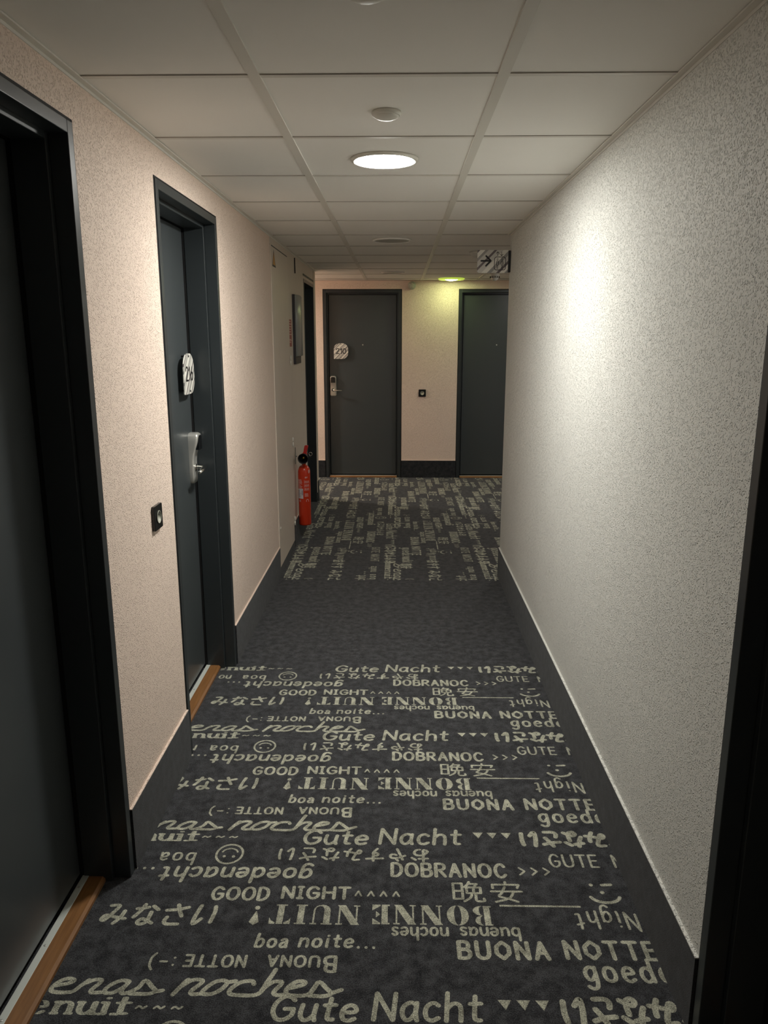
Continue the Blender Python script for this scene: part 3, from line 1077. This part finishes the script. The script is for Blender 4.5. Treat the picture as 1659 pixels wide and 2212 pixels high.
# narrow door at the end of the left wall
d6 = empty('door_6', (XL, DEY0, 0), PI / 2)
tag(d6, 'narrow dark door at the far end of the left wall behind the fire extinguisher', 'door', kind='structure')
dw, dh = DEY1 - DEY0, 2.119
b = MB()
b.box(0, .03, -.003, .16, 0, dh)
b.box(dw - .03, dw, -.003, .16, 0, dh)
b.box(.03, dw - .03, -.003, .16, dh - .03, dh)
b.build('door_frame', M['frame'], d6, bevel=.002)
b = MB()
b.box(.034, dw - .034, .10, .14, .012, dh - .034)
b.build('door_leaf', M['leaf'], d6)
b = MB()
b.box(-.03, dw + .005, -.004, .004, 2.143, 2.158)  # dark strip standing in for the shadow gap above the frame
b.build('shadow_gap_strip', M['ink'], d6)
b = MB()
b.box(dw, YL - DEY0, -.006, .0, 0.09, HC - .01)
b.build('corner_strip', M['greige'], d6)

# ------------------------------------------------------------------ SERVICE CUPBOARD PANEL in the left wall
PY0, PY1, PZ0, PZ1 = 5.058, 5.815, .058, 2.192
sp = empty('service_panel', (XL, PY0, 0), PI / 2)
tag(sp, 'flush greige service cupboard panel in the left wall before the fire extinguisher', 'cupboard')
pw = PY1 - PY0
b = MB()
b.box(.010, pw - .004, -.006, -.001, PZ0, PZ1)
b.build('panel_door', M['panel'], sp, bevel=.0015)
b = MB()
b.box(-.006, .006, -.0075, -.0005, PZ0, PZ1 + .012)
b.box(-.006, pw, -.0015, -.0004, PZ1 + .002, PZ1 + .010, 1)
b.build('panel_frame', [M['panel'], M['ink']], sp)
for z in (.218, .840, 1.456):
    h = MB()
    for k in (-1, 1):
        h.lathe([(.0055, -.017), (.0055, .017)], (pw - .010, -.0118, z + k * .0185), 12, smooth=True)
    h.build('hinge', M['white'], sp)
h = MB()
h.lathe([(.010, -.006), (.010, -.009), (.0, -.0095)], (.055, 0, .33), 14, 'y')
h.build('panel_latch', M['white'], sp)
b = MB()
b.prism([(.045, 2.070), (.185, 2.070), (.115, 2.178)], -.0068, -.006, 1)
b.prism([(.064, 2.082), (.166, 2.082), (.115, 2.160)], -.0073, -.0068, 0)
st = b.build('warning_sticker', [M['yellow'], M['ink']], sp)
st['label'] = 'yellow triangular warning sticker with dark edge'

b = MB()
b.tube([(XL + .005, 6.215, HC - .024), (XL + .005, 6.217, 2.18), (XL + .005, 6.225, 2.115)], .0045, 8)  # thin dark upright line at the top of the wall
tag(b.build('dark_line', M['ink']), 'short dark vertical line below the ceiling edge on the left wall', 'dark_line')


# ------------------------------------------------------------------ WALL SOCKETS
def make_socket(label, loc, rz):
    e = empty('wall_socket', loc, rz)
    tag(e, label, 'socket', 'black square wall sockets')
    b = MB()
    b.prism(rrect(0, 0, .084, .084, (.006,) * 4), -.011, 0)
    b.build('cover_plate', M['glossblack'], e, bevel=.002)
    b = MB()
    b.lathe([(.0225, -.0125), (.0215, -.0135), (.020, -.0135), (.0185, -.0085), (0, -.0085)], (0, 0, 0), 32, 'y')
    ins = b.build('round_insert', M['greywhite'], e)
    ins['label'] = 'pale grey round socket insert'
    b = MB()
    for s in (-1, 1):
        b.lathe([(.0026, -.0087), (.0026, -.0095)], (s * .0095, 0, 0), 10, 'y')
    b.lathe([(.0022, -.0087), (.0022, -.014)], (0, 0, .0105), 10, 'y')
    b.build('contact_holes', M['ink'], ins)


make_socket('black square wall socket on the peach wall just before door 216', (XL, 2.487, 1.027), PI / 2)
make_socket('small black square wall socket on the far wall between the two doors', (.281, YF, .998), 0)


# ------------------------------------------------------------------ CEILING LAMPS AND DETECTORS
def make_downlight(label, x, y, emit, r=.107, drop=.012, rim='white', group='round recessed ceiling downlights'):
    e = empty('downlight', (x, y, HC))
    tag(e, label, 'ceiling lamp', group)
    b = MB()
    b.lathe([(r, .002), (r + .002, -.007), (r + .008, -.0085), (r + .015, -.006), (r + .018, .002)], (0, 0, 0), 48)
    b.build('trim_ring', M[rim], e)
    b = MB()
    prof = [(r, -.003)]
    for i in range(1, 9):
        a = i / 8 * PI / 2
        prof.append((r * math.cos(a), -.003 - drop * math.sin(a)))
    b.lathe(prof, (0, 0, 0), 48)
    b.build('diffuser', emit, e)
    return e


make_downlight('brightly lit round white downlight in the middle of the ceiling', -.053, 3.008, M['emit_main'])
make_downlight('unlit round downlight in the ceiling beyond the bright one', -.044, 5.346, M['diff_off'], r=.115, drop=.003, rim='tile')
make_downlight('unlit round downlight in the ceiling near the far wall, left of the greenish lamp', -.057, 7.867, M['diff_off'], r=.098, drop=.003, rim='tile')
gl = make_downlight('greenish yellow lit downlight in front of the far wall', .578, 8.68, M['emit_green'], r=.070, drop=.020, rim='white')
b = MB()
b.lathe([(.073, -.003), (.120, -.016), (.136, -.014), (.144, -.004), (.144, .0), (.073, .0)], (0, 0, 0), 48)
gb = b.build('glass_rim', M['greenrim'], gl)
gb['label'] = 'yellow-green tinted glass rim'
make_downlight('lit downlight around the left corner in the cross corridor', -2.35, 8.28, M['emit_side'], drop=.012)
make_downlight('lit downlight in the lift lobby around the right corner', 1.70, 7.40, M['emit_lobby'], drop=.012)
make_downlight('dim downlight added as unseen fill in the ceiling behind the viewpoint', -.05, -1.7, M['emit_back_fill'], drop=.012)  # unseen fill, added to lift the near ceiling and walls


def make_detector(name, label, cat, x, y, r, drop, m='white'):
    e = empty(name, (x, y, HC))
    tag(e, label, cat)
    b = MB()
    b.lathe([(r, .002), (r, -.004), (r * .93, -.009), (r * .9, -.009)], (0, 0, 0), 36)
    b.build('base_ring', M[m], e)
    b = MB()
    prof = [(r * .86, -.006)]
    for i in range(1, 9):
        a = i / 8 * PI / 2
        prof.append((r * .86 * math.cos(a) ** .8 if i < 8 else 0.0, -.006 - drop * math.sin(a)))
    b.lathe(prof, (0, 0, 0), 36)
    b.build('dome', M[m], e)
    return e


make_detector('motion_sensor', 'small round white sensor in the ceiling tile before the bright lamp', 'sensor', -.037, 2.412, .043, .014)
make_detector('motion_sensor', 'white ceiling sensor cut off by the top edge of the photo', 'sensor', -.062, 1.588, .052, .022)
make_detector('smoke_detector', 'white smoke detector on the ceiling left of the hanging lift sign', 'smoke detector', .600, 6.08, .062, .032)
sd = make_detector('smoke_detector', 'white smoke detector below the lift sign in the lobby ceiling', 'smoke detector', .955, 7.90, .056, .075)
b = MB()
for i in range(12):
    a = 2 * PI * i / 12
    b.box(.046 * math.cos(a) - .003, .046 * math.cos(a) + .003, .046 * math.sin(a) - .003, .046 * math.sin(a) + .003, -.052, -.036)
b.build('vent_slots', M['ink'], sd)

so = empty('alarm_sounder', (.150, YF, 2.200), 0)
tag(so, 'round pale alarm sounder high on the far wall right of door 210', 'alarm')
b = MB()
b.lathe([(.043, 0), (.046, -.020), (.043, -.040), (.036, -.046)], (0, 0, 0), 36, 'y')
b.build('housing', M['greywhite'], so)
b = MB()
b.lathe([(.034, -.046), (.030, -.052), (0, -.055)], (0, 0, 0), 30, 'y')
b.build('grille', M['greywhite'], so)
b = MB()
for i in range(5):
    a = PI / 2 + 2 * PI * i / 5
    b.tube([(.006 * math.cos(a), -.0555, .006 * math.sin(a)), (.028 * math.cos(a), -.053, .028 * math.sin(a))], .0022, 8)
b.build('ribs', M['white'], so)


# ------------------------------------------------------------------ LIFT SIGN at the corner of the right wall
def sign():
    y = YR - .035
    cx, cz, w, h = .5935, 2.089, .194, .139
    e = empty('lift_sign', (cx, y, cz), 0)
    tag(e, 'striped projecting sign with arrow and lift symbol at the right wall corner', 'sign')
    b = MB()
    b.prism(rrect(0, 0, w, h, (.014, .010, .004, .004)), -.006, 0)
    b.build('sign_plate', M['signface'], e, bevel=.0008)
    b = MB()
    b.box(w / 2 + .0005, XR - cx - .0005, -.014, .014, -h / 2 + .004, h / 2 - .004)
    b.build('wall_bracket', M['ink'], e, bevel=.002)
    F = Flat()
    F.stroke([(-.072, .004), (-.014, .004)], .0105, smooth=False)
    F.stroke([(-.042, .033), (-.012, .004), (-.042, -.026)], .0105, smooth=False)
    t = MB()
    raised(t, F.p, -.0061, .0006)
    t.build('arrow', M['ink'], e)
    F = Flat()
    F.stroke(rrect(.046, -.012, .070, .078, (.014,) * 4, 5) + rrect(.046, -.012, .070, .078, (.014,) * 4, 5)[:1], .0038)
    for px, skirted in ((.030, 1), (.059, 0)):
        zc = .014
        F.stroke([(px + .0042 * math.cos(a * PI / 8), zc + .0042 * math.sin(a * PI / 8)) for a in range(17)], .0022)
        F.stroke([(px - .002, zc - .007), (px - .008, zc - .022), (px - .009, zc - .032)], .0024, smooth=False)
        F.stroke([(px + .002, zc - .007), (px + .008, zc - .022), (px + .011, zc - .034)], .0024, smooth=False)
        k = .006 if skirted else .003
        F.stroke([(px - .003, zc - .012), (px - k, zc - .036), (px + k, zc - .036), (px + .003, zc - .012)], .002, smooth=False)
        F.stroke([(px - .0025, zc - .036), (px - .0025, zc - .058)], .0026, smooth=False)
        F.stroke([(px + .0025, zc - .036), (px + .0025, zc - .058)], .0026, smooth=False)
    for px, s in ((.030, 1), (.055, -1)):
        zc = .046
        F.stroke([(px, zc - .012), (px, zc + .012)], .0030, smooth=False)
        F.stroke([(px - .009, zc + s * .003), (px, zc + s * .012), (px + .009, zc + s * .003)], .0030, smooth=False)
    t = MB()
    raised(t, F.p, -.0061, .0006)
    t.build('lift_pictogram', M['ink'], e)


sign()

# ------------------------------------------------------------------ EVACUATION PLAN HOLDER and RED NOTICE on the left wall
ep = empty('plan_holder', (XL, 6.045, 1.42), PI / 2)
tag(ep, 'tall grey evacuation plan holder on the left wall above the extinguisher', 'plan holder')
b = MB()
b.prism(rrect(.160, .264, .320, .528, (.006, .006, .02, .006)), -.020, 0)
b.build('back_plate', M['plan_back'], ep, bevel=.002)
b = MB()
n = 14
vs, fs = [], []
for i in range(n + 1):
    u = i / n
    y = -.022 - .030 * math.sin(PI * u) ** .8
    z1 = .527 - .05 * max(0, (u - .8) / .2) ** 2
    for z in (.062, z1 - .012, z1):
        vs.append((.012 + .300 * u, y if z < z1 else y + .012, z))
    vs.append((.012 + .300 * u, -.019, z1))
    vs.append((.012 + .300 * u, -.019, .055))
for i in range(n):
    for k in range(4):
        fs.append((i * 5 + k, (i + 1) * 5 + k, (i + 1) * 5 + k + 1, i * 5 + k + 1))
    fs.append((i * 5 + 4, (i + 1) * 5 + 4, (i + 1) * 5, i * 5))
fs.append((0, 1, 2, 3, 4))
fs.append(tuple(n * 5 + k for k in (4, 3, 2, 1, 0)))
b.add(vs, fs, 0, True)
b.build('cover', M['plan_grey'], ep)

rn = empty('fire_notice', (XL, 5.890, 1.656), PI / 2)
tag(rn, 'narrow red fire notice on the left wall beside the grey plan holder', 'notice')
b = MB()
b.box(-.070, .070, -.0025, 0, -.100, .100)
b.build('notice_plate', M['redsign'], rn)
b = MB()
for i in range(9):
    if i == 6:
        continue
    z = .082 - i * .019
    b.box(-.058, .02 + .012 * ((i * 7) % 4), -.0031, -.0025, z, z + .006)
b.box(-.066, .066, -.0031, -.0025, -.056, -.053)
b.build('printed_lines', M['print'], rn)


# ------------------------------------------------------------------ FIRE EXTINGUISHER
def extinguisher():
    cx, cy, z0, R = -.7505, 6.0, .142, .0495
    e = empty('fire_extinguisher', (cx, cy, z0), 0)
    tag(e, 'slim red fire extinguisher with black horn hung low on the left wall', 'fire extinguisher')
    b = MB()
    prof = [(R * .82, .004), (R * .93, .0), (R, .008), (R, .430)]
    for i in range(1, 10):
        a = i / 9 * PI / 2
        prof.append((.017 + (R - .017) * math.cos(a), .430 + .056 * math.sin(a)))
    prof += [(.017, .500), (.0, .500)]
    b.lathe(prof, (0, 0, 0), 48)
    b.build('cylinder', M['red'], e)
    v = MB()
    v.lathe([(.0165, .495), (.0165, .515), (.013, .520), (.013, .560), (.0, .562)], (0, 0, 0), 20)
    v.box(-.011, .030, -.012, .012, .526, .566)
    v.tube([(.020, 0, .552), (.056, -.004, .556)], .0075, 10)
    v.build('valve', M['rubber'], e)
    hd = MB()
    pts = [(-.012, .566), (.024, .562), (.030, .574), (.024, .584), (.038, .640), (.036, .646), (.012, .646), (.008, .640), (-.002, .590), (-.014, .580)]
    hd.prism(pts, -.011, .011)
    hd.build('squeeze_handle', M['redplastic'], e, bevel=.002)
    rg = MB()
    rg.tube([(.056 + .013 * math.cos(a * PI / 10), -.010, .578 + .013 * math.sin(a * PI / 10)) for a in range(21)], .0022, 8, caps=False)
    rg.build('pull_pin_ring', M['chrome'], e)
    hn = MB()
    hn.lathe([(.012, .012), (.012, 0), (.020, -.022), (.034, -.060), (.0405, -.124), (.0385, -.125), (.031, -.062), (.016, -.034), (0, -.032)], (.008, 0, .556), 36, 'y')
    ho = hn.build('discharge_horn', M['rubber'], e)
    nz = MB()
    nz.lathe([(.010, -.030), (.010, -.100), (.005, -.106), (0, -.106)], (.011, 0, .560), 16, 'y')
    nz.build('nozzle', M['brass'], ho)
    hs = MB()
    hs.tube([(.008, .010, .556), (.010, .014, .558), (.012, .016, .560)], .010, 10)
    hs.build('swivel', M['rubber'], e)

    # wrapped print and labels on the cylinder; angle a is measured from -y towards +x
    def wrap(polys, r):
        mb = MB()
        for i, p in enumerate(polys):
            rr = r + .00004 * (i % 5)
            cen = (sum(q[0] for q in p) / len(p))
            mb.add([(rr * math.sin(a), -rr * math.cos(a), z) for a, z in p], [tuple(range(len(p)))])
        return mb

    def patch(a0, a1, z0, z1, n=10):
        return [[(a0 + (a1 - a0) * i / n, z0), (a0 + (a1 - a0) * (i + 1) / n, z0), (a0 + (a1 - a0) * (i + 1) / n, z1), (a0 + (a1 - a0) * i / n, z1)] for i in range(n)]

    base = -.12           # the side facing the corridor
    lab = wrap(patch(base - 1.0, base + .02, .222, .302, 14), R + .0008).build('white_inspection_label', M['labelwhite'], e, fix=False)
    pr = []
    for i in range(7):
        pr += patch(base - .92, base - .62, .232 + i * .009, .236 + i * .009, 3)
    for i in range(6):
        pr += patch(base - .22 + i * .035, base - .20 + i * .035, .250, .290, 1)
    for i in range(3):
        pr += patch(base - .56, base - .30, .236 + i * .014, .239 + i * .014, 3)
    wrap(pr, R + .0013).build('label_print', mat('violet_grey_print', srgb(96, 92, 112), .6), lab, fix=False)
    def put(name, polys):
        wrap(polys, R + .0009).build(name, M['print'], e, fix=False)

    rr = random.Random(5)
    pr = []
    for i in range(11):                       # small print, left column
        z = .374 - i * .0068
        pr += patch(base - .92, base - .92 + rr.uniform(.4, .85), z, z + .0028, 6)
    put('small_print', pr)
    for i in range(3):                        # pictogram rows, right column
        z = .348 - i * .030
        pr = patch(base + .20, base + 1.05, z, z + .0016, 8) + patch(base + .20, base + .22, z, z + .026, 1)
        for k in range(3):
            c = base + .38 + k * .27
            F = Flat()
            F.stroke([(c - .06, z + .005), (c, z + .020), (c + .07, z + .006)], .05, .003, smooth=False)
            F.stroke([(c - .05, z + .018), (c + .08, z + .012)], .05, .003, smooth=False)
            pr += F.p
        put('pictogram_row', pr)
    pr = []
    for i in range(4):
        z = .262 - i * .0075
        pr += patch(base + .25, base + .25 + rr.uniform(.5, .8), z, z + .0030, 6)
    put('lower_print', pr)
    F = Flat()
    F.word('EXT', base + .36, base + .80, .388, .400, .045, wy=.0030, gap=3)
    put('heading', F.p)
    F = Flat()
    F.word('CE', base - .72, base - .38, .196, .211, .045, wy=.0018, gap=4)
    put('conformity_mark', F.p)
    F = Flat()
    F.word('g', base + .92, base + 1.30, .434, .462, .11, wy=.006)
    put('shoulder_mark', F.p)
    F = Flat()
    F.stroke([(base + .70 + .2 * math.cos(a * PI / 8), .203 + .013 * math.sin(a * PI / 8)) for a in range(0, 9)], .06, .004)
    F.stroke([(base + .48, .199), (base + .95, .199)], .04, .003, smooth=False)
    put('emblem', F.p)

    k = empty('extinguisher_bracket', (XL, cy, z0 + .545), 0)
    tag(k, 'thin grey wall bracket holding the red fire extinguisher', 'bracket')
    b = MB()
    b.box(.0, .004, -.012, .012, -.05, .085)
    b.tube([(.002, 0, .012), (.0145, 0, .012)], .004, 10)
    b.build('bracket_arm', M['darkrim'], k)


extinguisher()
